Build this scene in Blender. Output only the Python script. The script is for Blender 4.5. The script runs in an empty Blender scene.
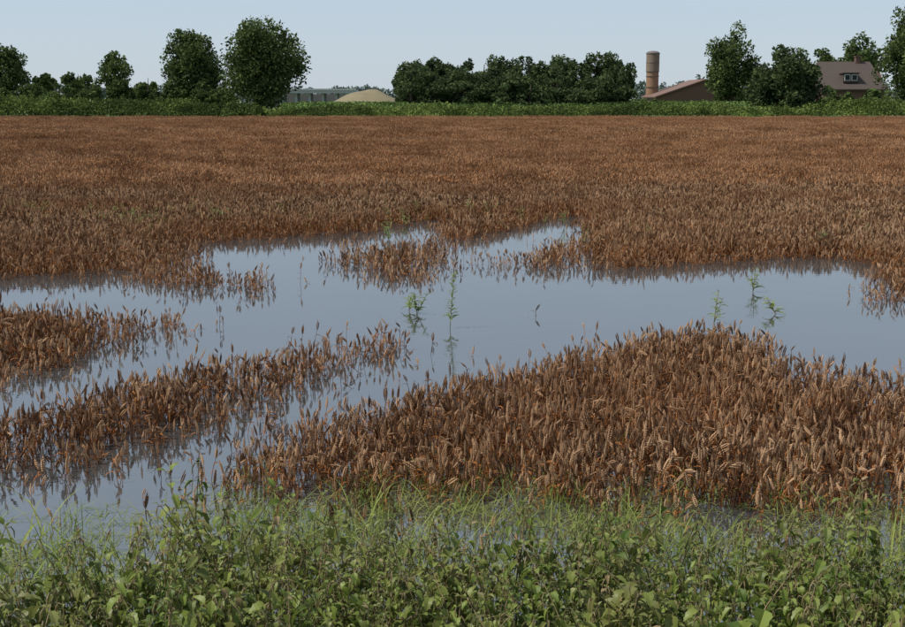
import bpy, math, random
import numpy as np
from mathutils import Vector, Matrix, Euler

R = random.Random(7)
rng = np.random.default_rng(11)
scene = bpy.context.scene

# ------------------------------------------------------------------ camera
H = 2.5
FPX = 905 * 50 / 36.0
PITCH = math.atan((313.5 - 98) / FPX)
cd = bpy.data.cameras.new("camera")
cam = bpy.data.objects.new("camera", cd)
scene.collection.objects.link(cam)
cam.location = (0, 0, H)
cam.rotation_euler = (math.pi / 2 - PITCH, 0, 0)
cd.lens = 50; cd.sensor_width = 36
cd.clip_start = 0.1; cd.clip_end = 6000
scene.camera = cam
cs, sn = math.cos(PITCH), math.sin(PITCH)

def proj(x, y, z):
    w = y * cs - (z - H) * sn
    up = y * sn + (z - H) * cs
    return 452.5 + FPX * x / w, 313.5 - FPX * up / w

def ground(u, v, z=0.0):
    b = (313.5 - v) / FPX
    ry = cs + b * sn; rz = -sn + b * cs
    t = (z - H) / rz
    return ((u - 452.5) / FPX * t, ry * t)

def X(u, D):
    return (u - 452.5) / FPX * (D * cs + H * sn)

def Z(v, D):
    b = (313.5 - v) / FPX
    return H + D * (-sn + b * cs) / (cs + b * sn)

# ------------------------------------------------------------------ materials
def new_mat(name):
    m = bpy.data.materials.new(name); m.use_nodes = True
    nt = m.node_tree
    for n in list(nt.nodes): nt.nodes.remove(n)
    out = nt.nodes.new("ShaderNodeOutputMaterial")
    return m, nt, out

def leafy(name, c1, c2, c3=None, nscale=3.0, transl=0.3, rough=0.6, big=0.0, bigscale=0.05, stretch=(1,1,1), objrand=True, attr=False, spec=0.25, rnd=0.6):
    m, nt, out = new_mat(name)
    N = nt.nodes.new; L = nt.links.new
    geo = N("ShaderNodeNewGeometry")
    noi = N("ShaderNodeTexNoise"); noi.inputs["Scale"].default_value = nscale
    noi.inputs["Detail"].default_value = 2
    L(geo.outputs["Position"], noi.inputs["Vector"])
    ramp = N("ShaderNodeValToRGB")
    ramp.color_ramp.elements[0].position = 0.3; ramp.color_ramp.elements[0].color = (*c1, 1)
    ramp.color_ramp.elements[1].position = 0.7; ramp.color_ramp.elements[1].color = (*c2, 1)
    if objrand:
        oi = N("ShaderNodeObjectInfo")
        mx = N("ShaderNodeMath"); mx.operation = 'MULTIPLY_ADD'
        mx.inputs[1].default_value = 0.7
        ad = N("ShaderNodeMath"); ad.operation = 'MULTIPLY_ADD'; ad.inputs[1].default_value = rnd; ad.inputs[2].default_value = 0.15 - rnd / 2
        L(oi.outputs["Random"], ad.inputs[0])
        L(noi.outputs["Fac"], mx.inputs[0]); L(ad.outputs[0], mx.inputs[2])
        L(mx.outputs[0], ramp.inputs[0])
    else:
        L(noi.outputs["Fac"], ramp.inputs[0])
    col = ramp.outputs[0]
    if c3 is not None:
        n2 = N("ShaderNodeTexNoise"); n2.inputs["Scale"].default_value = bigscale; n2.inputs["Detail"].default_value = 4
        mp = N("ShaderNodeMapping"); mp.inputs["Scale"].default_value = stretch
        L(geo.outputs["Position"], mp.inputs["Vector"]); L(mp.outputs[0], n2.inputs["Vector"])
        r2 = N("ShaderNodeMapRange"); r2.inputs[1].default_value = 0.42; r2.inputs[2].default_value = 0.62
        r2.inputs[3].default_value = 0; r2.inputs[4].default_value = big
        L(n2.outputs["Fac"], r2.inputs[0])
        mix = N("ShaderNodeMix"); mix.data_type = 'RGBA'
        L(r2.outputs[0], mix.inputs[0]); L(col, mix.inputs[6]); mix.inputs[7].default_value = (*c3, 1)
        col = mix.outputs[2]
    if attr:
        at = N("ShaderNodeAttribute"); at.attribute_name = "shade"
        mm = N("ShaderNodeMix"); mm.data_type = 'RGBA'; mm.blend_type = 'MULTIPLY'; mm.inputs[0].default_value = 1
        L(col, mm.inputs[6]); L(at.outputs["Color"], mm.inputs[7]); col = mm.outputs[2]
    if spec > 0:
        bs = N("ShaderNodeBsdfPrincipled"); bs.inputs["Roughness"].default_value = rough
        bs.inputs["Specular IOR Level"].default_value = spec
        L(col, bs.inputs["Base Color"])
    else:
        bs = N("ShaderNodeBsdfDiffuse"); L(col, bs.inputs["Color"])
    if transl > 0:
        tr = N("ShaderNodeBsdfTranslucent"); L(col, tr.inputs["Color"])
        ms = N("ShaderNodeMixShader"); ms.inputs[0].default_value = transl
        L(bs.outputs[0], ms.inputs[1]); L(tr.outputs[0], ms.inputs[2]); L(ms.outputs[0], out.inputs[0])
    else:
        L(bs.outputs[0], out.inputs[0])
    return m

M_ear = leafy("wheat_ear", (0.085, 0.046, 0.026), (0.42, 0.265, 0.155), (0.20, 0.092, 0.043), nscale=55, transl=0, big=0.55, bigscale=0.3, stretch=(0.6, 1, 1), spec=0, rnd=.85)
M_straw = leafy("wheat_straw", (0.070, 0.027, 0.012), (0.33, 0.135, 0.048), nscale=25, transl=0.12, spec=0, rnd=.8)
M_earfar = leafy("wheat_ear_far", (0.155, 0.086, 0.046), (0.38, 0.22, 0.12), (0.225, 0.112, 0.054), nscale=3, transl=0, big=0.7, bigscale=0.06, stretch=(0.25, 1, 1), spec=0, rnd=.75)
M_strawfar = leafy("wheat_straw_far", (0.12, 0.050, 0.022), (0.32, 0.15, 0.066), nscale=4, transl=0, spec=0)
M_nettle = leafy("nettle_leaf", (0.060, 0.10, 0.014), (0.185, 0.235, 0.045), (0.20, 0.185, 0.06), nscale=18, transl=0.35, rough=0.45, big=0.6, bigscale=2.2)
M_nstem = leafy("nettle_stem", (0.09, 0.085, 0.03), (0.19, 0.14, 0.07), nscale=10, transl=0.0)
M_grass = leafy("grass_blade", (0.11, 0.16, 0.03), (0.25, 0.31, 0.07), (0.29, 0.24, 0.10), nscale=6, transl=0.35, rough=0.5, spec=.15, big=.5, bigscale=3)
M_weed = leafy("weed_leaf", (0.13, 0.18, 0.05), (0.23, 0.29, 0.09), nscale=10, transl=0.35)

def tree_mat(name, a, b, ns=0.6, c3=None, big=0, bs=.1, st=(1,1,1)):
    return leafy(name, a, b, c3, nscale=ns, transl=0.25, objrand=False, attr=True, spec=0, big=big, bigscale=bs, stretch=st)
M_tree = tree_mat("tree_foliage", (0.042, 0.066, 0.025), (0.115, 0.155, 0.052), .45)  # dark end of the greens lifted slightly bluish to suggest haze
M_tree2 = tree_mat("tree_foliage_dark", (0.042, 0.063, 0.029), (0.09, 0.122, 0.048), .45)  # darkest tone raised a little toward blue, standing in for haze
M_treehaze = tree_mat("tree_foliage_hazed", (0.10, 0.13, 0.12), (0.14, 0.18, 0.15))  # lighter bluish colour paints aerial haze onto the far trees
M_hedge = tree_mat("hedge_foliage", (0.07, 0.11, 0.028), (0.22, 0.28, 0.08), 0.45, (0.05, 0.075, 0.025), .8, .12, (1, 1, 2))
M_maize = tree_mat("maize_foliage", (0.11, 0.17, 0.05), (0.17, 0.24, 0.08), 0.3)

def simple(name, c1, c2, scale=8, rough=0.85, bump=0.2):
    m, nt, out = new_mat(name); N = nt.nodes.new; L = nt.links.new
    tc = N("ShaderNodeTexCoord"); noi = N("ShaderNodeTexNoise"); noi.inputs["Scale"].default_value = scale; noi.inputs["Detail"].default_value = 6
    L(tc.outputs["Object"], noi.inputs["Vector"])
    mix = N("ShaderNodeMix"); mix.data_type = 'RGBA'
    mix.inputs[6].default_value = (*c1, 1); mix.inputs[7].default_value = (*c2, 1)
    L(noi.outputs["Fac"], mix.inputs[0])
    bs = N("ShaderNodeBsdfPrincipled"); bs.inputs["Roughness"].default_value = rough
    L(mix.outputs[2], bs.inputs["Base Color"])
    bp = N("ShaderNodeBump"); bp.inputs["Strength"].default_value = bump; L(noi.outputs["Fac"], bp.inputs["Height"]); L(bp.outputs[0], bs.inputs["Normal"])
    L(bs.outputs[0], out.inputs[0])
    return m

M_bark = simple("bark", (0.05, 0.04, 0.03), (0.11, 0.09, 0.07), 6)
M_silo = simple("silo_brown", (0.19, 0.105, 0.06), (0.28, 0.165, 0.10), 1.5)
M_silo2 = simple("silo_grey", (0.14, 0.10, 0.075), (0.21, 0.155, 0.115), 1.5)
M_band = simple("steel_band", (0.10, 0.09, 0.08), (0.14, 0.12, 0.11), 3)
M_roof = simple("roof_tiles", (0.05, 0.036, 0.03), (0.08, 0.058, 0.047), 3)
M_barnroof = simple("barn_roof", (0.11, 0.062, 0.045), (0.16, 0.095, 0.07), 2)
M_brick = simple("brick_wall", (0.10, 0.055, 0.04), (0.16, 0.09, 0.065), 5)
M_white = simple("white_paint", (0.6, 0.6, 0.58), (0.7, 0.7, 0.68), 5, 0.5, 0)
M_glass = simple("window_glass", (0.03, 0.035, 0.04), (0.05, 0.055, 0.06), 2, 0.1, 0)
M_conc = simple("concrete", (0.30, 0.32, 0.33), (0.38, 0.39, 0.40), 0.5)
M_sand = simple("sand", (0.11, 0.11, 0.055), (0.22, 0.16, 0.092), 0.35)

def ground_material():
    m, nt, out = new_mat("ground_soil"); N = nt.nodes.new; L = nt.links.new
    geo = N("ShaderNodeNewGeometry"); sep = N("ShaderNodeSeparateXYZ"); L(geo.outputs["Position"], sep.inputs[0])
    noi = N("ShaderNodeTexNoise"); noi.inputs["Scale"].default_value = 1.7; noi.inputs["Detail"].default_value = 8
    L(geo.outputs["Position"], noi.inputs["Vector"])
    a = N("ShaderNodeMix"); a.data_type = 'RGBA'; a.inputs[6].default_value = (0.05, 0.03, 0.016, 1); a.inputs[7].default_value = (0.12, 0.065, 0.032, 1)
    L(noi.outputs["Fac"], a.inputs[0])
    g = N("ShaderNodeMix"); g.data_type = 'RGBA'; g.inputs[6].default_value = (0.05, 0.09, 0.025, 1); g.inputs[7].default_value = (0.11, 0.16, 0.045, 1)
    L(noi.outputs["Fac"], g.inputs[0])
    r1 = N("ShaderNodeMapRange"); r1.inputs[1].default_value = 156; r1.inputs[2].default_value = 158; L(sep.outputs["Y"], r1.inputs[0])
    r2 = N("ShaderNodeMapRange"); r2.inputs[1].default_value = 6.6; r2.inputs[2].default_value = 5.6; L(sep.outputs["Y"], r2.inputs[0])
    ad = N("ShaderNodeMath"); ad.operation = 'ADD'; ad.use_clamp = True; L(r1.outputs[0], ad.inputs[0]); L(r2.outputs[0], ad.inputs[1])
    mx = N("ShaderNodeMix"); mx.data_type = 'RGBA'; L(ad.outputs[0], mx.inputs[0]); L(a.outputs[2], mx.inputs[6]); L(g.outputs[2], mx.inputs[7])
    bs = N("ShaderNodeBsdfPrincipled"); bs.inputs["Roughness"].default_value = 0.9; L(mx.outputs[2], bs.inputs["Base Color"])
    bp = N("ShaderNodeBump"); bp.inputs["Strength"].default_value = 0.5; bp.inputs["Distance"].default_value = 0.05
    L(noi.outputs["Fac"], bp.inputs["Height"]); L(bp.outputs[0], bs.inputs["Normal"]); L(bs.outputs[0], out.inputs[0])
    return m
M_ground = ground_material()

def water_material():
    m, nt, out = new_mat("flood_water"); N = nt.nodes.new; L = nt.links.new
    geo = N("ShaderNodeNewGeometry")
    noi = N("ShaderNodeTexNoise"); noi.inputs["Scale"].default_value = 7; noi.inputs["Detail"].default_value = 3
    mp = N("ShaderNodeMapping"); mp.inputs["Scale"].default_value = (.5, 1.3, 1)
    L(geo.outputs["Position"], mp.inputs["Vector"]); L(mp.outputs[0], noi.inputs["Vector"])
    n2 = N("ShaderNodeTexNoise"); n2.inputs["Scale"].default_value = 0.8; n2.inputs["Detail"].default_value = 5
    L(geo.outputs["Position"], n2.inputs["Vector"])
    mx = N("ShaderNodeMix"); mx.data_type = 'RGBA'; mx.inputs[6].default_value = (0.03, 0.033, 0.036, 1); mx.inputs[7].default_value = (0.052, 0.055, 0.053, 1)
    L(n2.outputs["Fac"], mx.inputs[0])
    bs = N("ShaderNodeBsdfPrincipled"); bs.inputs["Roughness"].default_value = 0.015
    bs.inputs["IOR"].default_value = 3.8; L(mx.outputs[2], bs.inputs["Base Color"])
    bp = N("ShaderNodeBump"); bp.inputs["Strength"].default_value = 0.12; bp.inputs["Distance"].default_value = 0.01
    L(noi.outputs["Fac"], bp.inputs["Height"]); L(bp.outputs[0], bs.inputs["Normal"])
    L(bs.outputs[0], out.inputs[0])
    return m
M_water = water_material()

# ------------------------------------------------------------------ mesh helper
class MB:
    def __init__(s): s.v = []; s.f = []; s.m = []
    def add(s, vs, fs, mi=0):
        o = len(s.v); s.v.extend([tuple(p) for p in vs])
        for f in fs: s.f.append(tuple(i + o for i in f)); s.m.append(mi)
    def tube(s, pts, rad, n=5, mi=0, cap=False):
        vs = []; fs = []
        pts = [Vector(p) for p in pts]
        for i, p in enumerate(pts):
            d = (pts[min(i + 1, len(pts) - 1)] - pts[max(i - 1, 0)]).normalized()
            a = d.cross(Vector((0.31, 0.9, 0.13))).normalized(); b = d.cross(a)
            for k in range(n):
                t = 2 * math.pi * k / n
                vs.append(p + (a * math.cos(t) + b * math.sin(t)) * rad[i])
        for i in range(len(pts) - 1):
            for k in range(n):
                fs.append((i * n + k, i * n + (k + 1) % n, (i + 1) * n + (k + 1) % n, (i + 1) * n + k))
        if cap: fs.append(tuple(range((len(pts) - 1) * n, len(pts) * n)))
        s.add(vs, fs, mi)
    def box(s, x0, x1, y0, y1, z0, z1, mi=0):
        vs = [(x0,y0,z0),(x1,y0,z0),(x1,y1,z0),(x0,y1,z0),(x0,y0,z1),(x1,y0,z1),(x1,y1,z1),(x0,y1,z1)]
        s.add(vs, [(3,2,1,0),(4,5,6,7),(0,1,5,4),(1,2,6,5),(2,3,7,6),(3,0,4,7)], mi)
    def strip(s, pts, widths, side, mi=0, fold=0.0):
        vs = []; fs = []
        for p, w in zip(pts, widths):
            p = Vector(p)
            vs += [p - side * w, p + Vector((0, 0, -fold * w)), p + side * w]
        for i in range(len(pts) - 1):
            a = i * 3
            fs += [(a, a + 1, a + 4, a + 3), (a + 1, a + 2, a + 5, a + 4)]
        s.add(vs, fs, mi)
    def mesh(s, name, mats):
        me = bpy.data.meshes.new(name); me.from_pydata(s.v, [], s.f)
        for m in mats: me.materials.append(m)
        me.polygons.foreach_set("material_index", s.m); me.update()
        return me

def link(name, me, parent=None, loc=(0, 0, 0)):
    o = bpy.data.objects.new(name, me); o.location = loc
    scene.collection.objects.link(o)
    if parent: o.parent = parent
    return o

def collect(name, meshes):
    c = bpy.data.collections.new(name)
    for i, me in enumerate(meshes):
        o = bpy.data.objects.new(f"{name}_part_{i:02d}", me); c.objects.link(o)
    return c

def scatter(name, coll, n_var, P, rot, scl, idx=None):
    n = len(P)
    me = bpy.data.meshes.new(name)
    me.vertices.add(n); me.vertices.foreach_set("co", np.asarray(P, dtype=np.float32).ravel())
    a = me.attributes.new("rot", 'FLOAT_VECTOR', 'POINT'); a.data.foreach_set("vector", np.asarray(rot, dtype=np.float32).ravel())
    a = me.attributes.new("scl", 'FLOAT_VECTOR', 'POINT'); a.data.foreach_set("vector", np.asarray(scl, dtype=np.float32).ravel())
    if idx is None: idx = rng.integers(0, n_var, n)
    a = me.attributes.new("idx", 'INT', 'POINT'); a.data.foreach_set("value", np.asarray(idx, dtype=np.int32))
    ob = link(name, me)
    ng = bpy.data.node_groups.new(name + "_nodes", "GeometryNodeTree")
    ng.interface.new_socket("Geometry", in_out='INPUT', socket_type='NodeSocketGeometry')
    ng.interface.new_socket("Geometry", in_out='OUTPUT', socket_type='NodeSocketGeometry')
    N = ng.nodes.new; L = ng.links.new
    gi = N("NodeGroupInput"); go = N("NodeGroupOutput")
    iop = N("GeometryNodeInstanceOnPoints"); ci = N("GeometryNodeCollectionInfo")
    ci.inputs["Collection"].default_value = coll
    ci.inputs["Separate Children"].default_value = True; ci.inputs["Reset Children"].default_value = True
    def na(nm, ty):
        x = N("GeometryNodeInputNamedAttribute"); x.data_type = ty; x.inputs["Name"].default_value = nm
        return x.outputs["Attribute"]
    L(gi.outputs[0], iop.inputs["Points"]); L(ci.outputs[0], iop.inputs["Instance"])
    iop.inputs["Pick Instance"].default_value = True
    L(na("idx", 'INT'), iop.inputs["Instance Index"])
    L(na("rot", 'FLOAT_VECTOR'), iop.inputs["Rotation"])
    L(na("scl", 'FLOAT_VECTOR'), iop.inputs["Scale"])
    L(iop.outputs[0], go.inputs[0])
    md = ob.modifiers.new("instances", 'NODES'); md.node_group = ng
    return ob

def rots(n, tilt=0.12):
    return np.stack([rng.normal(0, tilt, n), rng.normal(0, tilt, n), rng.uniform(0, 6.283, n)], 1)

def inpoly(u, v, poly):
    r = np.zeros(u.shape, bool); n = len(poly); j = n - 1
    for i in range(n):
        xi, yi = poly[i]; xj, yj = poly[j]
        c = ((yi > v) != (yj > v)) & (u < (xj - xi) * (v - yi) / (yj - yi + 1e-9) + xi)
        r ^= c; j = i
    return r

def wob(x, y, s=1.0, seed=0.0):
    return (np.sin(x * 1.7 * s + 2.1 * np.sin(y * 1.1 * s + seed) + seed) + np.sin(y * 2.3 * s + 1.7 * np.sin(x * 1.3 * s + seed * 2)) +
            0.6 * np.sin(x * 5.1 * s + y * 3.7 * s + seed) + 0.6 * np.sin(y * 6.3 * s - x * 4.1 * s + seed * 3)) / 3.2

# ------------------------------------------------------------------ ground + water
def build_ground():
    ys = np.concatenate([np.linspace(-60, 0, 7), np.linspace(0.4, 10, 60), np.linspace(10.5, 45, 60), np.linspace(48, 200, 40), np.linspace(220, 800, 15), np.array([1200, 2000, 3500, 5000])])
    xs = np.concatenate([-np.geomspace(4000, 12, 22), np.linspace(-11, 11, 60), np.geomspace(12, 4000, 22)])
    gx, gy = np.meshgrid(xs, ys)
    sm = lambda a, b, t: np.clip((t - a) / (b - a), 0, 1) ** 2 * (3 - 2 * np.clip((t - a) / (b - a), 0, 1))
    z = -0.07 + 0.03 * wob(gx, gy, 0.8)
    z += sm(30, 37, gy + 1.5 * wob(gx, gy, 0.2, 3)) * 0.12
    z += (1 - sm(4.3, 6.3, gy + 0.25 * wob(gx, gy, 1, 2))) * 0.25
    z += (1 - sm(0.5, 4.3, gy)) * 0.6
    nx = len(xs); ny = len(ys)
    V = np.stack([gx.ravel(), gy.ravel(), z.ravel()], 1)
    F = [(j * nx + i, j * nx + i + 1, (j + 1) * nx + i + 1, (j + 1) * nx + i) for j in range(ny - 1) for i in range(nx - 1)]
    me = bpy.data.meshes.new("ground"); me.from_pydata(V.tolist(), [], F); me.materials.append(M_ground)
    for p in me.polygons: p.use_smooth = True
    link("ground", me)
build_ground()
mb = MB(); mb.add([(-40, 3.5, 0), (40, 3.5, 0), (40, 42, 0), (-40, 42, 0)], [(0, 1, 2, 3)])
link("flood_water", mb.mesh("flood_water", [M_water]))

# ------------------------------------------------------------------ wheat parts
def stalk(mb, bx, by, h, maxbend=1.6):
    az = R.uniform(0, 6.28); lean = abs(R.gauss(0, 0.16)) * h * 3
    dx, dy = math.cos(az), math.sin(az)
    pts = []
    for i in range(4):
        t = i / 3
        pts.append((bx + dx * lean * t * t * 0.5, by + dy * lean * t * t * 0.5, -0.06 + (h + 0.06) * t))
    mb.tube(pts, [0.0026, 0.0024, 0.0022, 0.0018], 3, 1)
    p = Vector(pts[-1]); tilt = abs(R.gauss(0.1, 0.22))
    if R.random() < 0.09: tilt = R.uniform(0.6, maxbend)
    L = R.uniform(0.055, 0.09); n = 7
    ax = Vector((dx * math.sin(tilt), dy * math.sin(tilt), math.cos(tilt)))
    sd = ax.cross(Vector((R.uniform(-1, 1), R.uniform(-1, 1), 0.1))).normalized(); ot = ax.cross(sd)
    W = R.uniform(0.0052, 0.0076)
    for i in range(n):
        t = i / (n - 1); c = p + ax * (L * t * 0.92)
        ax2 = (ax + Vector((dx, dy, -0.4)) * 0.25 * t * tilt).normalized()
        w = W * (0.75 + 0.6 * math.sin(math.pi * min(1, t * 0.85 + 0.12)))
        for sgn in (1, -1):
            if t > 0.95 and sgn < 0: continue
            o = sd * sgn * w * 0.7 + ax * (0.005 if sgn > 0 else 0)
            cc = c + o
            tip = cc + ax2 * 0.0155 + sd * sgn * w * 0.4
            bot = cc - ax2 * 0.004 - sd * sgn * w * 0.5
            vs = [bot, cc + sd * sgn * w * 0.7, cc + ot * w * 1.0, cc - sd * sgn * w * 0.6, cc - ot * w * 1.0, tip]
            mb.add(vs, [(0, 2, 1), (0, 3, 2), (0, 4, 3), (0, 1, 4), (5, 1, 2), (5, 2, 3), (5, 3, 4), (5, 4, 1)], 0)
            if R.random() < 0.35:
                e = tip + (ax2 + sd * sgn * 0.3).normalized() * R.uniform(0.008, 0.022)
                mb.add([tip - ot * 0.0008, tip + ot * 0.0008, e], [(0, 1, 2)], 0)
    for k in range(R.choice([1, 2, 2])):
        z0 = h * R.uniform(0.3, 0.8); a = R.uniform(0, 6.28); l = R.uniform(0.06, 0.13)
        d = Vector((math.cos(a), math.sin(a), 0)); side = Vector((-d.y, d.x, 0))
        q = []; pp = Vector((bx + dx * lean * .5 * (z0 / h) ** 2, by + dy * lean * .5 * (z0 / h) ** 2, z0)); ang = R.uniform(0.6, 1.35); dr = R.uniform(0.6, 1.1)
        for j in range(5):
            q.append(pp.copy()); pp = pp + (d * math.cos(ang) + Vector((0, 0, math.sin(ang)))) * l / 4; ang -= dr
        tw = side * math.cos(0.5) + Vector((0, 0, R.uniform(-.6, .6)))
        mb.strip(q, [0.0028, 0.0038, 0.0036, 0.0024, 0.0006], tw.normalized(), 1, fold=0.3)

tufts = []
for i in range(18):
    mb = MB()
    for k in range(4):
        stalk(mb, R.gauss(0, 0.06), R.gauss(0, 0.06), R.uniform(0.08, 0.26))
    tufts.append(mb.mesh("wheat_tuft", [M_ear, M_straw]))
for i in range(12):
    mb = MB(); stalk(mb, 0, 0, R.uniform(0.03, 0.19), 1.2)
    tufts.append(mb.mesh("wheat_stalk", [M_ear, M_straw]))
C_tuft = collect("wheat_tufts", tufts)

# wheat/water layout as polygons in image pixels, tested by projecting plants through the camera
W = [
 [(-160,279),(0,279),(60,275),(120,277),(180,287),(225,292),(292,292),(298,280),(270,268),(225,262),(196,256),(186,246),(230,242),(290,238),(345,236),(350,240),(300,246),(290,254),(330,262),(385,278),(430,282),(440,266),(520,269),(600,270),(660,268),(740,262),(800,259),(870,262),(888,270),(880,280),(830,284),(795,292),(840,300),(905,306),(1080,306),(1080,358),(905,356),(860,350),(800,345),(768,345),(764,325),(700,320),(620,325),(590,337),(540,347),(490,360),(430,372),(380,384),(330,397),(290,402),(275,405),(300,382),(385,362),(402,350),(400,318),(300,334),(200,351),(100,376),(0,402),(-160,425),(-160,407),(0,384),(60,369),(120,350),(190,330),(187,300),(130,303),(60,303),(0,300),(-160,300)],
 [(-160,515),(0,490),(60,478),(120,466),(180,444),(235,420),(262,408),(278,404),(275,414),(240,432),(204,450),(194,470),(172,498),(160,512),(100,560),(-160,640)],
 [(440,243),(480,239),(520,229),(560,217),(583,214),(582,229),(540,240),(500,247),(445,250)],
 [(350,235),(400,226),(440,219),(436,229),(390,239),(350,242)],
]
S = [([(180,238),(440,226),(445,282),(385,282),(300,270),(290,250)], 0.6),
     ([(440,240),(580,225),(620,264),(440,268)], 0.5),
     ([(760,343),(1080,355),(1080,395),(865,392),(780,372)], 0.3),
     ([(100,250),(190,245),(300,285),(280,292),(180,287),(100,275)], 0.7),
     ([(780,280),(1000,280),(1000,306),(795,303)], 0.5),
     ([(-100,440),(200,430),(200,470),(-100,500)], 0.6),
     ([(90,300),(190,298),(192,335),(90,350)], 0.5),
     ([(330,318),(405,312),(405,365),(300,385)], 0.6)]

def hitmask(jx, jy):
    hit = np.zeros(jx.shape, bool)
    for z in (0.0, 0.08, 0.16, 0.24):
        u, v = proj(jx, jy, z)
        for w in W: hit |= inpoly(u, v, w)
    return hit

def wheat_mask(x, y):
    jx = x + 0.12 * wob(x, y, 2.2, 1.3); jy = y + 0.018 * y * wob(x, y, 1.3, 4.2)
    p = np.ones(x.shape)
    hit = hitmask(jx + rng.normal(0, .09, len(x)), jy + rng.normal(0, .16, len(x)))
    near = np.zeros(x.shape)
    for k in range(8):
        a = k * math.pi / 4; near += hitmask(jx + 0.45 * math.cos(a), jy + 0.7 * math.sin(a))
    near /= 8
    single = near > 0.2
    p *= np.where(single, 1.0 - 0.35 * near, 1)
    u, v = proj(jx, jy, 0.12)
    for poly, pr in S:
        ins = inpoly(u, v, poly)
        p = np.where(ins, pr * (0.4 + 1.1 * (wob(x, y, 3.1, 7) > -0.1)), p); single |= ins & (rng.uniform(0, 1, len(x)) < .6)
    stray = np.where(near < 0.999, 0.10 * (1 - near) + 0.01, 0.003 * (wob(x, y, 1.5, 9) > 0.3))
    p = np.where(hit, stray, p); single |= hit
    u, v = proj(x, y, 0.0)
    front = np.interp(u, [-200, 160, 250, 350, 450, 560, 700, 800, 905, 1100], [515, 508, 508, 512, 508, 516, 522, 520, 528, 530])
    f = v - front - 14 * wob(x, y, 3, 2)
    p = np.where(f > 0, 0.04, p * np.clip(0.2 - f / 36, 0, 1))
    single |= f > -14
    p = np.where(v > 560, 0, p)
    p *= np.where(wob(x, y, 1.9, 12) > 0.55, 0.55, 1)
    return p, near, single

def trap(y0, y1, k, m, dens):
    hw0, hw1 = k * y0 + m, k * y1 + m
    n = int((hw0 + hw1) * (y1 - y0) * dens)
    yy = rng.uniform(y0, y1, n * 2); keep = rng.uniform(0, hw1, n * 2) < (k * yy + m)
    yy = yy[keep][:n]
    xx = rng.uniform(-1, 1, len(yy)) * (k * yy + m)
    return xx, yy

PX, PY, PN, PS = [], [], [], []
for (a, b, d) in [(6.2, 14, 128), (14, 22, 102), (22, 34, 76)]:
    x, y = trap(a, b, 0.44, 0.6, d)
    for rep in range(2):
        if rep: x = x + rng.normal(0, .05, len(x)); y = y + rng.normal(0, .05, len(y))
        p, near, single = wheat_mask(x, y)
        if rep: p = np.where(single, p, 0)
        k = rng.uniform(0, 1, len(x)) < p
        PX.append(x[k]); PY.append(y[k]); PN.append(near[k]); PS.append(single[k])
x = np.concatenate(PX); y = np.concatenate(PY); near = np.concatenate(PN); sg = np.concatenate(PS); n = len(x)
hs = (0.98 + 0.12 * wob(x, y, 0.9, 5) + rng.normal(0, 0.10, n)) * (1 - 0.15 * near)
hs = np.where(sg, hs * rng.uniform(.8, 1.25, n), hs)
wd = rng.uniform(0.95, 1.15, n) * np.interp(y, [6, 20, 34], [1, 1.12, 1.35])
idx = np.where(sg, rng.integers(18, 30, n), rng.integers(0, 18, n))
scatter("wheat_crop", C_tuft, 30, np.stack([x, y, np.full(n, -0.01) - .02 * sg], 1), rots(n, 0.12), np.stack([wd, wd, hs], 1), idx)
print("NEAR WHEAT", n)

def lowstalk(mb, bx, by, h, w):
    a = R.uniform(0, 6.28); dx, dy = math.cos(a) * 0.04, math.sin(a) * 0.04
    b = Vector((bx + dx * .6, by + dy * .6, h)); t = b + Vector((dx * .9, dy * .9, R.uniform(0.065, 0.095)))
    m = b * 0.55 + t * 0.45; q = []
    for k in range(3):
        an = a + k * 2.094; q.append(m + Vector((math.cos(an), math.sin(an), 0)) * w)
    mb.add([b] + q + [t], [(0, 2, 1), (0, 3, 2), (0, 1, 3), (4, 1, 2), (4, 2, 3), (4, 3, 1)], 0)
    z0 = h * R.uniform(.6, 1.0); l = R.uniform(.07, .15); d = Vector((math.cos(a * 3), math.sin(a * 3), 0)); sd = Vector((-d.y, d.x, 0.3)) * 0.008
    p0 = Vector((bx, by, z0)); p1 = p0 + d * l * .6 + Vector((0, 0, l * .3)); p2 = p0 + d * l + Vector((0, 0, -l * .3))
    mb.add([(bx, by, 0), p0 - sd, p0 + sd, p1 + sd, p1 - sd, p2], [(0, 1, 2), (1, 2, 3, 4), (4, 3, 5)], 1)
patches = []
for i in range(8):
    mb = MB()
    for k in range(135):
        r = 0.62 * math.sqrt(R.random()); a = R.uniform(0, 6.28)
        lowstalk(mb, r * math.cos(a), r * math.sin(a), R.uniform(0.08, 0.26), 0.0105)
    patches.append(mb.mesh("wheat_patch", [M_earfar, M_strawfar]))
for i in range(6):
    mb = MB()
    for k in range(150):
        r = 1.0 * math.sqrt(R.random()); a = R.uniform(0, 6.28)
        lowstalk(mb, r * math.cos(a), r * math.sin(a), R.uniform(0.08, 0.28), 0.017)
    patches.append(mb.mesh("wheat_patch_far", [M_earfar, M_strawfar]))
C_patch = collect("wheat_patches", patches)
PX, PY, PI = [], [], []
for (a, b, d, i0, i1) in [(33.3, 70, 1.5, 0, 8), (70, 156, .48, 8, 14)]:
    x, y = trap(a, b, 0.44, 2, d); PX.append(x); PY.append(y); PI.append(rng.integers(i0, i1, len(x)))
x = np.concatenate(PX); y = np.concatenate(PY); n = len(x)
hs = 1.05 + 0.12 * wob(x, y, 0.25, 5) + rng.normal(0, 0.13, n)
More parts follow.
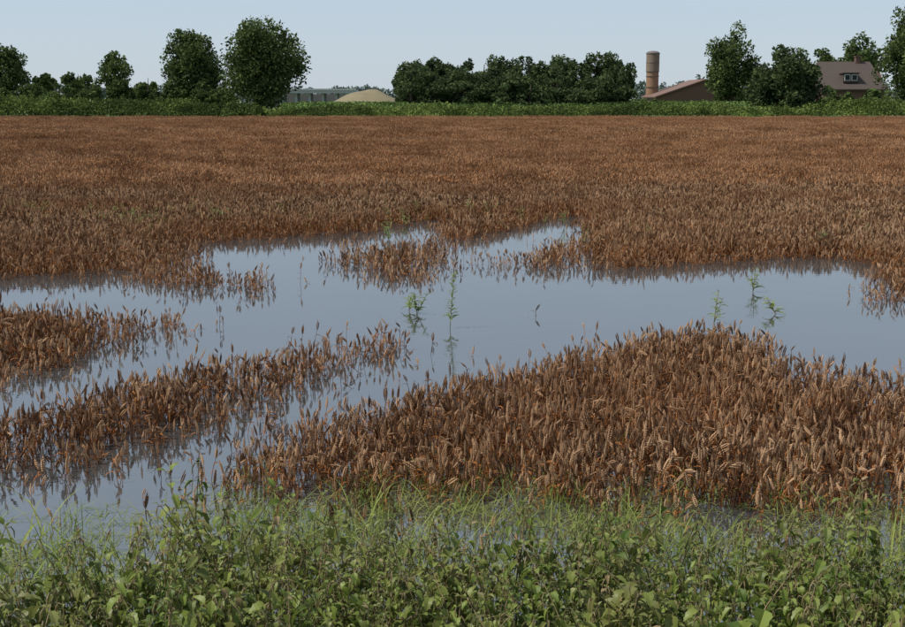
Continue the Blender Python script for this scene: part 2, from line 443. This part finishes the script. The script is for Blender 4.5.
# tractor tramlines: two shallow wheel tracks crossing the far field
tl = np.abs(((x * 0.94 + y * 0.34) / 24.0) % 1.0 - 0.5) * 24.0
hs = np.where((np.abs(tl - .9) < .35), hs * .62, hs)
scatter("wheat_field", C_patch, 14, np.stack([x, y, np.full(n, 0.0)], 1), rots(n, 0.03), np.stack([np.full(n, 1.15), np.full(n, 1.15), hs], 1), np.concatenate(PI))
print("FAR PATCHES", n)

# ------------------------------------------------------------------ nettles
def leaf(mb, base, d, l, w, droop, mi=0):
    d = Vector(d).normalized(); side = d.cross(Vector((0, 0, 1)))
    side = side.normalized() if side.length > 0.05 else Vector((1, 0, 0))
    prof = [0.05, 0.75, 1.0, 0.8, 0.85, 0.5, 0.45, 0.02]
    vs = []; p = Vector(base); dd = d.copy(); n = len(prof); f = R.uniform(.2, .8)
    for i in range(n):
        up = side.cross(dd).normalized()
        ww = w * prof[i]
        vs += [p - side * ww + up * ww * f, p, p + side * ww + up * ww * f]
        p = p + dd * l / (n - 1); dd = (dd + Vector((0, 0, -droop / n))).normalized()
    fs = []
    for i in range(n - 1):
        a = i * 3; fs += [(a, a + 1, a + 4, a + 3), (a + 1, a + 2, a + 5, a + 4)]
    mb.add(vs, fs, mi)
nets = []
for i in range(16):
    mb = MB(); h = R.uniform(0.36, 0.62); az = R.uniform(0, 6.28); ln = R.uniform(0.02, 0.22)
    P = lambda t: Vector((math.cos(az) * ln * t * t, math.sin(az) * ln * t * t, h * t))
    mb.tube([P(0), P(.35), P(.7), P(1)], [.0038, .0032, .0026, .0015], 4, 1)
    a0 = R.uniform(0, 6.28); nn = R.randint(9, 12); big = R.uniform(.05, .083)
    for k in range(nn):
        t = 0.2 + 0.8 * k / (nn - 1); a = a0 + k * 1.57 + R.gauss(0, .3)
        sz = (big if t < 0.75 else big * (1 - (t - .75) * 2.0)) * R.uniform(0.6, 1.3)
        for s in (0, math.pi):
            if R.random() < .06: continue
            el = R.uniform(-0.8, 0.5) if t < .93 else R.uniform(.4, 1.1)
            aa = a + s + R.gauss(0, .3)
            d = Vector((math.cos(aa) * math.cos(el), math.sin(aa) * math.cos(el), math.sin(el)))
            b = P(t) + d * 0.016
            mb.tube([P(t), b], [.0012, .001], 3, 1)
            leaf(mb, b, d, sz, sz * R.uniform(.24, .35), R.uniform(0.8, 3.2), 2 if R.random() < .06 else 0)
            if t > 0.5 and R.random() < 0.5:
                q = P(t); aa2 = aa + R.uniform(.5, 1.2); dd = Vector((math.cos(aa2), math.sin(aa2), 0))
                pts = [q, q + dd * .018 + Vector((0, 0, .006)), q + dd * .03 + Vector((0, 0, -.012)), q + dd * .034 + Vector((0, 0, -.04))]
                mb.tube(pts, [.0012, .0028, .003, .001], 4, 2)
    nets.append(mb.mesh("nettle", [M_nettle, M_nstem, M_nstem]))
C_net = collect("nettles", nets)
x, y = trap(3.9, 6.85, 0.44, 0.5, 100)
u, v = proj(x, y, 0.42)
toplim = np.interp(u, [-100, 0, 60, 110, 200, 290, 340, 420, 520, 620, 700, 780, 860, 905, 1000], [585, 580, 568, 542, 525, 498, 515, 530, 536, 516, 532, 518, 530, 545, 550])
k = v > toplim + 20 * wob(x, y, 3, 3) + rng.normal(0, 7, len(x))
x, y = x[k], y[k]; n = len(x)
zz = 0.25 * (1 - np.clip((y - 4.3) / 2, 0, 1)) - 0.08
s = rng.uniform(0.6, 1.1, n) * (1 + 0.2 * wob(x, y, 2.5, 8))
scatter("nettle_patch", C_net, 16, np.stack([x, y, zz], 1), rots(n, 0.2), np.stack([s, s, s], 1))
print("NETTLES", n)

# ------------------------------------------------------------------ grass
def grass_tuft(nb, lmin, lmax, spread, wid, flat):
    mb = MB()
    for k in range(nb):
        a = R.uniform(0, 6.28); d = Vector((math.cos(a), math.sin(a), 0)); side = Vector((-d.y, d.x, 0))
        p = Vector((R.gauss(0, spread), R.gauss(0, spread), -0.04)); ang = R.uniform(0.9, 1.5) if not flat else R.uniform(0.1, 0.9)
        l = R.uniform(lmin, lmax); dr = R.uniform(0.05, 0.4); q = []
        for j in range(6):
            q.append(p.copy()); p = p + (d * math.cos(ang) + Vector((0, 0, math.sin(ang)))) * l / 5
            ang -= dr
            if p.z < 0.006 and j > 0: p.z = 0.006; ang = 0.02
        w = wid * R.uniform(.7, 1.3)
        mb.strip(q, [w * .7, w, w, w * .8, w * .5, w * .05], side, 0, fold=0.4)
    return mb.mesh("grass_tuft", [M_grass])
gr = [grass_tuft(12, .10, .34, .06, .0028, False) for i in range(6)] + [grass_tuft(16, .16, .34, .08, .0026, True) for i in range(4)] + [grass_tuft(5, .35, .62, .05, .0038, False) for i in range(2)]
C_gr = collect("grass_tufts", gr)
x, y = trap(4.4, 9.2, 0.44, 0.5, 105)
u, v = proj(x, y, 0.0)
pr = np.interp(v, [450, 470, 495, 520, 545, 600, 640], [0.0, 0.05, 0.25, 0.5, 0.8, 0.45, .15])
pr *= np.where(u < 180, np.interp(v, [500, 520, 545, 600], [0.0, 0.08, 0.8, 1.4]), 1)
pr *= 0.3 + 1.1 * (wob(x, y, 2.3, 6) > -0.15)
pr = np.where((u > 340) & (u < 640) & (v < 515), pr * 1.8 + .04, pr)
k = rng.uniform(0, 1, len(x)) < pr; x, y, u, v = x[k], y[k], u[k], v[k]; n = len(x)
idx = np.where((rng.uniform(0, 1, n) < np.where(u < 220, 0.85, 0.4)), rng.integers(6, 10, n), rng.integers(0, 6, n))
idx = np.where((v > 530) & (rng.uniform(0, 1, n) < .13), rng.integers(10, 12, n), idx)
gz = np.where(y < 6, 0.12, 0)
s = rng.uniform(.6, 1.1, n)
scatter("marsh_grass", C_gr, 12, np.stack([x, y, gz], 1), np.stack([np.zeros(n), np.zeros(n), rng.uniform(0, 6.28, n)], 1), np.stack([s, s, s], 1), idx)
gx, gy = ground(18, 556)
link("reed_clump", grass_tuft(6, .4, .62, .03, .006, False), loc=(gx, gy, 0))
print("GRASS", n)

# ------------------------------------------------------------------ weeds
def weed_mesh(h, seed, nl=22, ll=0.1, bushy=False, ns=4, wr=.13):
    r = random.Random(seed); mb = MB()
    stems = 1 if not bushy else ns
    for s_ in range(stems):
        az = r.uniform(0, 6.28); ln = r.uniform(0.0, 0.06) if not bushy else r.uniform(.06, .16)
        hh = h * r.uniform(.75, 1) if bushy else h
        P = lambda t: Vector((math.cos(az) * ln * t, math.sin(az) * ln * t, hh * t))
        mb.tube([P(-.1), P(.5), P(1)], [.004, .003, .0016], 5, 1)
        for k in range(nl):
            t = 0.12 + 0.88 * k / nl; a = k * 2.4 + r.gauss(0, .3); el = r.uniform(.2, 1.0)
            d = Vector((math.cos(a) * math.cos(el), math.sin(a) * math.cos(el), math.sin(el)))
            l = ll * r.uniform(.6, 1.2) * (1.1 - .5 * t)
            leaf(mb, P(t), d, l, l * wr, r.uniform(.6, 1.8))
    return mb.mesh("weed", [M_weed, M_nstem])
for (u, v, h, bushy, nl) in [(450, 328, 0.62, False, 40), (417, 314, 0.28, True, 10), (409, 311, .22, True, 8), (714, 323, 0.37, True, 8), (753, 292, 0.34, True, 10), (776, 314, 0.2, True, 7)]:
    gx, gy = ground(u, v)
    o = link("waterside_weed", weed_mesh(h, int(u), nl, 0.11 if not bushy else .13, bushy, 3), loc=(gx, gy, 0))
wm = [weed_mesh(0.36, 900 + i, 9, 0.13, True, 2, .09) for i in range(5)]
C_wd = collect("field_weeds", wm)
px, py = [], []
for (u, v, su, sv, nn) in [(142, 226, 20, 6, 36), (28, 222, 14, 5, 16), (100, 222, 14, 4, 10), (207, 220, 12, 7, 16), (395, 224, 14, 8, 10), (480, 221, 20, 6, 9), (610, 236, 34, 8, 9), (850, 238, 44, 8, 9), (350, 223, 30, 6, 7), (250, 215, 40, 5, 4)]:
    for k in range(nn):
        a, b = ground(u + R.gauss(0, su), v + R.gauss(0, sv)); px.append(a); py.append(b)
n = len(px); s = rng.uniform(.5, 1.15, n)
scatter("field_weeds", C_wd, 5, np.stack([px, py, np.full(n, .02)], 1), rots(n, .1), np.stack([s, s, s], 1))

# ------------------------------------------------------------------ trees
def add_leaves(V, shade, P, size, rg):
    n = len(P)
    a = rg.normal(size=(n, 3)); a /= np.linalg.norm(a, axis=1)[:, None]
    b = rg.normal(size=(n, 3)); b = np.cross(a, b); b /= np.linalg.norm(b, axis=1)[:, None]
    s = size * rg.uniform(.5, 1.25, (n, 1))
    q = np.stack([P - a * s, P - b * s * .55, P + a * s, P + b * s * .55], 1)
    V.append(q.reshape(-1, 3)); shade.append(np.repeat(rg.uniform(.6, 1.35, n), 4))

def finish(name, V, shade, wood, mats, loc=(0, 0, 0)):
    V = np.concatenate(V); sh = np.concatenate(shade); nq = len(V) // 4
    wv = len(wood.v)
    allv = np.concatenate([V, np.array(wood.v).reshape(-1, 3)]) if wv else V
    faces = np.arange(nq * 4).reshape(-1, 4).tolist() + [tuple(i + nq * 4 for i in f) for f in wood.f]
    me = bpy.data.meshes.new(name); me.from_pydata(allv.tolist(), [], faces)
    for m in mats: me.materials.append(m)
    me.polygons.foreach_set("material_index", [0] * nq + [1] * len(wood.f))
    at = me.attributes.new("shade", 'FLOAT_COLOR', 'POINT')
    c = np.ones((len(allv), 4), dtype=np.float32); c[:len(sh), :3] = sh[:, None]
    at.data.foreach_set("color", c.ravel()); me.update()
    return link(name, me, loc=loc)

def crown(rg, V, shade, cx, cy, z0, z1, rx, ry, nl, leafs, size, conic=0.0):
    cz = (z0 + z1) / 2; rz = (z1 - z0) / 2
    lobes = []
    for i in range(nl):
        d = rg.normal(size=3); d /= np.linalg.norm(d); r = rg.uniform(0.3, 0.86) ** 0.8
        p = d * r; zf = 1 - conic * (p[2] + 1) / 2
        lr = rg.uniform(0.13, 0.34) * (1.15 - .35 * r)
        lobes.append((cx + p[0] * rx * zf, cy + p[1] * ry * zf, cz + p[2] * rz * .95, lr))
    per = leafs // nl
    for (lx, ly, lz, lr) in lobes:
        k = int(per * (lr / .24) ** 1.5)
        d = rg.normal(size=(k, 3)); d /= np.linalg.norm(d, axis=1)[:, None]
        r = rg.uniform(0.4, 1.25, (k, 1)) ** .7
        P = np.stack([lx + d[:, 0] * r[:, 0] * lr * rx, ly + d[:, 1] * r[:, 0] * lr * ry, lz + d[:, 2] * r[:, 0] * lr * rz * .85], 1)
        add_leaves(V, shade, P, size, rg)
    return lobes

def tree(name, u0, u1, vtop, D, crown_base=0.12, mat=M_tree, seed=1, leafs=9000, nl=40, size=0.34, conic=0.15):
    rg = np.random.default_rng(seed); x = X((u0 + u1) / 2, D); w = (X(u1, D) - X(u0, D)) / 2; h = Z(vtop, D)
    V, sh = [], []
    lobes = crown(rg, V, sh, 0, 0, h * crown_base, h, w * 1.02, w * 1.0, nl, leafs, size, conic)
    wd = MB(); r0 = max(.16, h * .022)
    wd.tube([(0, 0, -.1), (.05, 0, h * .2), (-.08, .1, h * .5), (0, 0, h * .85)], [r0 * 1.2, r0, r0 * .7, r0 * .15], 8, 0)
    for (lx, ly, lz, lr) in lobes[:14]:
        zb = h * rg.uniform(.15, .5)
        wd.tube([(0, 0, zb), (lx * .5, ly * .5, (zb + lz) / 2 + .1), (lx, ly, lz)], [r0 * .45, r0 * .28, r0 * .08], 5, 0)
    return finish(name, V, sh, wd, [mat, M_bark], (x, D, 0))

tree("oak_tree", 217, 311, 6, 170, -0.05, M_tree, 3, 24000, 120, .26, .2)
tree("ash_tree", 158, 229, 25, 190, -0.05, M_tree, 4, 17000, 100, .27, .25)
tree("ash_tree", 133, 166, 71, 178, 0.0, M_tree, 5, 3500, 22, .28)
tree("poplar_tree", 94, 138, 47, 230, 0.1, M_tree, 6, 5000, 44, .3, .3)
tree("maple_tree", 60, 100, 67, 200, 0.0, M_tree, 7, 4500, 28, .3)
tree("maple_tree", 31, 60, 69, 200, 0.0, M_tree, 8, 3500, 24, .3, .3)
tree("linden_tree", -18, 35, 37, 200, -0.05, M_tree, 9, 9500, 60, .28, .2)
tree("linden_tree", -60, -5, 30, 195, 0.0, M_tree, 19, 7000, 34, .32, .2)
tree("beech_tree", 700, 761, 22, 205, -0.05, M_tree, 10, 13000, 84, .27, .2)
tree("chestnut_tree", 746, 828, 42, 168, -0.1, M_tree2, 11, 19000, 96, .27, .15)
tree("elm_tree", 870, 944, 2, 190, 0.0, M_tree, 12, 15000, 90, .29, .4)
tree("elm_tree", 930, 1000, 20, 190, 0.0, M_tree, 13, 9000, 44, .34, .2)
tree("willow_tree", 831, 880, 35, 250, 0.1, M_tree, 14, 6500, 50, .34, .1)
tree("willow_tree", 798, 838, 45, 250, 0.1, M_tree, 15, 5000, 40, .34, .1)

def wood_row(name, D, items, mat, leafk, size, seed):
    rg = np.random.default_rng(seed); V, sh = [], []; wd = MB()
    for (u0, u1, vt, dD) in items:
        d = D + dD; cx = X((u0 + u1) / 2, d); w = (X(u1, d) - X(u0, d)) / 2; h = Z(vt, d)
        lobes = crown(rg, V, sh, cx, d, 0.0, h, w, w, 28, int(leafk * w * h), size, .05)
        wd.tube([(cx, d, 0), (cx, d, h * .4), (cx + .1, d, h * .8)], [.25, .2, .06], 6, 0)
        for (lx, ly, lz, lr) in lobes[:6]:
            wd.tube([(cx, d, h * .25), ((cx + lx) / 2, (d + ly) / 2, (h * .25 + lz) / 2), (lx, ly, lz)], [.1, .07, .02], 4, 0)
    return finish(name, V, sh, wd, [mat, M_bark])
wood_row("woodland_trees", 200, [(390,432,59,0),(398,440,54,3),(410,455,53,4),(425,466,53,2),(440,480,53,-2),(462,505,52,3),(475,512,53,1),(484,530,49,0),(505,550,49,-3),(522,566,48,2),(536,578,51,1),(545,590,51,-2),(566,612,52,0),(580,622,52,2),(588,638,50,1),(600,636,55,-5),(395,440,62,-4),(450,500,61,-6),(530,590,61,-6),(470,540,65,-8),(410,460,66,-8),(575,630,66,-8),(430,470,64,-7),(393,430,76,-8),(500,560,74,-9),(600,637,76,-8),(440,500,78,-9),(550,610,80,-9)], M_tree2, 125, .27, 31)
wood_row("distant_trees", 900, [(u, u + R.uniform(22, 40), R.uniform(81, 88), R.uniform(-30, 30)) for u in range(-80, 1000, 13)], M_treehaze, 3.2, 1.2, 32)
wood_row("distant_grove", 420, [(632,660,79,0),(650,680,77,5),(670,705,76,0),(690,715,72,4),(360,380,83,0)], M_treehaze, 16, .6, 33)
wood_row("shrub_row", 185, [(-20,20,80,0),(12,50,83,1),(40,80,80,0),(75,110,82,1),(105,140,79,0),(130,165,80,0),(155,190,82,1),(185,225,82,0),(205,240,84,-2),(818,840,86,0),(836,860,91,1),(856,885,88,0)], M_tree, 190, .26, 37)

def hedge(name, D, prof, depth, mat, dens, size, seed, base=0.0, la=1.0):
    rg = np.random.default_rng(seed); us = [p[0] for p in prof]; vt = [p[1] for p in prof]
    x0, x1 = X(us[0], D), X(us[-1], D); n = int((x1 - x0) * dens)
    xs = rg.uniform(x0, x1, n); ds = D + rg.uniform(-depth / 2, depth / 2, n)
    u = 452.5 + FPX * xs / (D * cs + H * sn); v = np.interp(u, us, vt)
    b = (313.5 - v) / FPX; top = H + D * (-sn + b * cs) / (cs + b * sn)
    lump = 1 + la * (0.2 * wob(xs, ds, .9, seed) + 0.14 * wob(xs, ds, 2.6, seed + 1) + 0.2 * wob(xs, ds * .3, .16, seed + 4))
    ed = 1 - 0.75 * np.clip((D - ds) / (depth / 2), 0, 1) ** 1.5
    z = base + top * lump * ed * np.sqrt(rg.uniform(0.0, 1.0, n))
    V, sh = [], []; add_leaves(V, sh, np.stack([xs, ds, z], 1), size, rg)
    sh[0] *= np.repeat(0.9 + 0.4 * wob(xs, ds, .35, 3), 4)
    return finish(name, V, sh, MB(), [mat, M_bark])
hedge("hedgerow", 163, [(-200,97),(0,97),(30,95),(60,98),(90,101),(125,100),(180,102),(225,105),(262,107),(275,112)], 5, M_hedge, 540, .19, 41, la=1.3)
hedge("ditch_reeds", 163, [(262,110),(300,109),(345,107),(400,107),(425,104),(437,101),(460,106),(500,108),(560,107),(620,106),(640,103),(680,103),(740,105),(790,107),(830,103),(870,101),(905,98),(1100,97)], 5, M_hedge, 380, .17, 42, la=1.3)
hedge("flowering_bush", 160.5, [(222,110),(230,104),(243,102),(255,104),(262,110)], 2.6, M_hedge, 500, .18, 43)
hedge("maize_crop", 190, [(280,103),(400,102.5),(560,102),(760,102),(1100,102)], 14, M_maize, 420, .26, 44, la=.25)

# ------------------------------------------------------------------ buildings
def empty(name, loc=(0, 0, 0)):
    e = bpy.data.objects.new(name, None); e.location = loc; scene.collection.objects.link(e); return e

def part(name, mbx, mats, parent):
    return link(name, mbx.mesh(name, mats), parent)

D = 235; sx = X(651.5, D); r = (X(658, D) - X(645, D)) / 2; ht = Z(51, D)
e = empty("brick_silo", (sx, D, 0))
mb = MB(); mb.tube([(0, 0, 0), (0, 0, ht * .66)], [r * .94, r * .94], 28, 0); part("shaft", mb, [M_silo], e)
mb = MB(); mb.tube([(0, 0, ht * .665), (0, 0, ht * .95)], [r, r], 28, 0); part("upper_shaft", mb, [M_silo2], e)
mb = MB(); mb.tube([(0, 0, ht * .95), (0, 0, ht * .965), (0, 0, ht * .99), (0, 0, ht)], [r * 1.06, r * 1.06, r * .75, r * .2], 28, 0, True); part("cap", mb, [M_band], e)
for i, z in enumerate([.2, .4, .58, .655, .8]):
    mb = MB(); mb.tube([(0, 0, ht * z), (0, 0, ht * z), (0, 0, ht * z + .1), (0, 0, ht * z + .1)], [r * .9, r * 1.03, r * 1.03, r * .9], 28, 0); part("hoop_%d" % i, mb, [M_band], e)

D = 222; e = empty("brick_barn", (X(705, D), D, 0))
w = X(705, D) - X(655, D); zr = Z(79, D); ze = Z(96, D)
mb = MB(); mb.box(-w + .3, w - .3, 0, 16, 0, ze - .05); mb.add([(-w + .3, 0, ze - .05), (w - .3, 0, ze - .05), (0, 0, zr - .2)], [(0, 1, 2)]); part("walls", mb, [M_brick], e)
mb = MB()
for s in (-1, 1):
    mb.add([(s * (w + .1), -.4, ze - .1), (0, -.4, zr), (0, 16.4, zr), (s * (w + .1), 16.4, ze - .1), (s * (w + .1), -.4, ze - .3), (0, -.4, zr - .2), (0, 16.4, zr - .2), (s * (w + .1), 16.4, ze - .3)],
           [(0, 1, 2, 3), (4, 7, 6, 5), (0, 4, 5, 1), (3, 2, 6, 7), (0, 3, 7, 4)])
part("roof", mb, [M_barnroof], e)
mb = MB()
for q in (-5, -2.2, 2.2): mb.box(q - .5, q + .5, -.06, -.003, 1.0, 1.9)
part("windows", mb, [M_glass], e)

D = 205; x0 = X(820, D); x1 = X(886, D); w = (x1 - x0) / 2; e = empty("brick_house", ((x0 + x1) / 2, D, 0))
ze = Z(88, D); zr = Z(61, D); dp = 9.0
mb = MB(); mb.box(-w + .4, w - .4, 0, dp, 0, ze)
for s in (-1, 1): mb.add([(s * (w - .4), 0, ze), (s * (w - .4), dp, ze), (s * (w - .4), dp / 2, zr - .25)], [(0, 1, 2)])
part("walls", mb, [M_brick], e)
mb = MB()
for y0_, s in ((-.4, 1), (dp + .4, -1)):
    hip = 1.6
    mb.add([(-w, y0_, ze - .2), (w, y0_, ze - .2), (w - hip, dp / 2, zr), (-w + hip * .3, dp / 2, zr), (-w, y0_, ze - .4), (w, y0_, ze - .4)], [(0, 1, 2, 3), (0, 4, 5, 1)])
mb.add([(w, -.4, ze - .2), (w, dp + .4, ze - .2), (w - 1.6, dp / 2, zr)], [(0, 1, 2)])
mb.add([(-w, -.4, ze - .2), (-w, dp + .4, ze - .2), (-w + .48, dp / 2, zr)], [(0, 2, 1)])
part("roof", mb, [M_roof], e)
mb = MB(); mb.box(1.3, 2.1, dp / 2 - .4, dp / 2 + .4, zr - .6, zr + .75); mb.box(1.2, 2.2, dp / 2 - .5, dp / 2 + .5, zr + .75, zr + .9); part("chimney", mb, [M_brick], e)
mb = MB(); dx = X(850, D) - (x0 + x1) / 2; dz = Z(81.5, D); mb.box(dx - 1.2, dx + 1.2, .5, 3.4, dz - .2, dz + 1.25); part("dormer", mb, [M_roof], e)
mb = MB(); mb.box(dx - 1.4, dx + 1.4, .3, 3.5, dz + 1.25, dz + 1.4); part("dormer_roof", mb, [M_roof], e)
mb = MB(); mb.box(dx - 1.05, dx - .1, .42, .498, dz + .1, dz + 1.1); mb.box(dx + .1, dx + 1.05, .42, .498, dz + .1, dz + 1.1); part("window_frames", mb, [M_white], e)
mb = MB(); mb.box(dx - .95, dx - .2, .38, .418, dz + .2, dz + 1.0); mb.box(dx + .2, dx + .95, .38, .418, dz + .2, dz + 1.0); part("window_panes", mb, [M_glass], e)
mb = MB()
for q in (-3.6, -1.2, 3.2): mb.box(q - .6, q + .6, -.08, -.002, 1.0, 2.3)
part("windows", mb, [M_white], e)
mb = MB()
for q in (-3.6, -1.2, 3.2): mb.box(q - .48, q + .48, -.12, -.082, 1.12, 2.18)
part("panes", mb, [M_glass], e)
mb = MB(); mb.box(.9, 1.9, -.08, -.002, 0, 2.1); part("door", mb, [M_band], e)

D = 360; e = empty("highway_overpass", (0, D, 0)); xa, xb = X(235, D), X(356, D); zt = Z(89, D)
mb = MB(); mb.box(xa, xb, 0, 10, zt - 1.2, zt - .2); part("deck", mb, [M_conc], e)
mb = MB(); mb.box(xa, xb, -.25, -.01, zt - .45, zt + .05); part("parapet", mb, [M_conc], e)
mb = MB()
for k in range(9):
    q = xa + (xb - xa) * (k + .5) / 9; mb.tube([(q, 2, 0), (q, 2, zt - 1.22)], [.4, .4], 10); mb.tube([(q, 8, 0), (q, 8, zt - 1.22)], [.4, .4], 10)
part("piers", mb, [M_conc], e)
mb = MB(); mb.box(xa, xb, 10.5, 10.8, 0, zt - 1.4); part("abutment_wall", mb, [M_conc], e)

D = 330; cx = X(368, D); w = (X(410, D) - X(322, D)) / 2; ht = Z(90.5, D)
V = []; F = []; nx, ny = 40, 20
for j in range(ny + 1):
    for i in range(nx + 1):
        a = -1 + 2 * i / nx; b = -1 + 2 * j / ny; r = math.hypot(a, b)
        z = ht * max(0, 1 - max(0, (r - .2) / .8)) ** .8 if r < 1 else -.2
        z *= 1 + .06 * math.sin(a * 9 + b * 5); V.append((cx + a * w, D + b * 12, z))
for j in range(ny):
    for i in range(nx): F.append((j * (nx + 1) + i, j * (nx + 1) + i + 1, (j + 1) * (nx + 1) + i + 1, (j + 1) * (nx + 1) + i))
me = bpy.data.meshes.new("sand_mound"); me.from_pydata(V, [], F); me.materials.append(M_sand)
for p in me.polygons: p.use_smooth = True
link("sand_mound", me)

# ------------------------------------------------------------------ light
wld = bpy.data.worlds.new("World"); scene.world = wld; wld.use_nodes = True
nt = wld.node_tree; bg = nt.nodes["Background"]
sky = nt.nodes.new("ShaderNodeTexSky"); sky.sky_type = 'NISHITA'; sky.sun_disc = False
EL = math.radians(56); az = math.radians(-8)
sd = Vector((-math.cos(EL) * math.cos(az), math.cos(EL) * math.sin(az), math.sin(EL)))
sky.sun_elevation = EL; sky.sun_rotation = math.atan2(sd.x, sd.y)
sky.air_density = 1.0; sky.dust_density = 0.4; sky.ozone_density = 3.5
tint = nt.nodes.new("ShaderNodeMix"); tint.data_type = 'RGBA'; tint.blend_type = 'MIX'; tint.inputs[0].default_value = 0.75
tint.inputs[7].default_value = (4.6, 5.4, 6.4, 1)
nt.links.new(sky.outputs[0], tint.inputs[6]); nt.links.new(tint.outputs[2], bg.inputs[0]); bg.inputs[1].default_value = 0.115
ld = bpy.data.lights.new("sun", 'SUN'); ld.energy = 5.0; ld.angle = math.radians(.5); ld.color = (1, .955, .87)
lo = bpy.data.objects.new("sun", ld); scene.collection.objects.link(lo); lo.rotation_euler = sd.to_track_quat('Z', 'Y').to_euler()
scene.view_settings.view_transform = 'Standard'; scene.view_settings.look = 'None'; scene.view_settings.exposure = 0
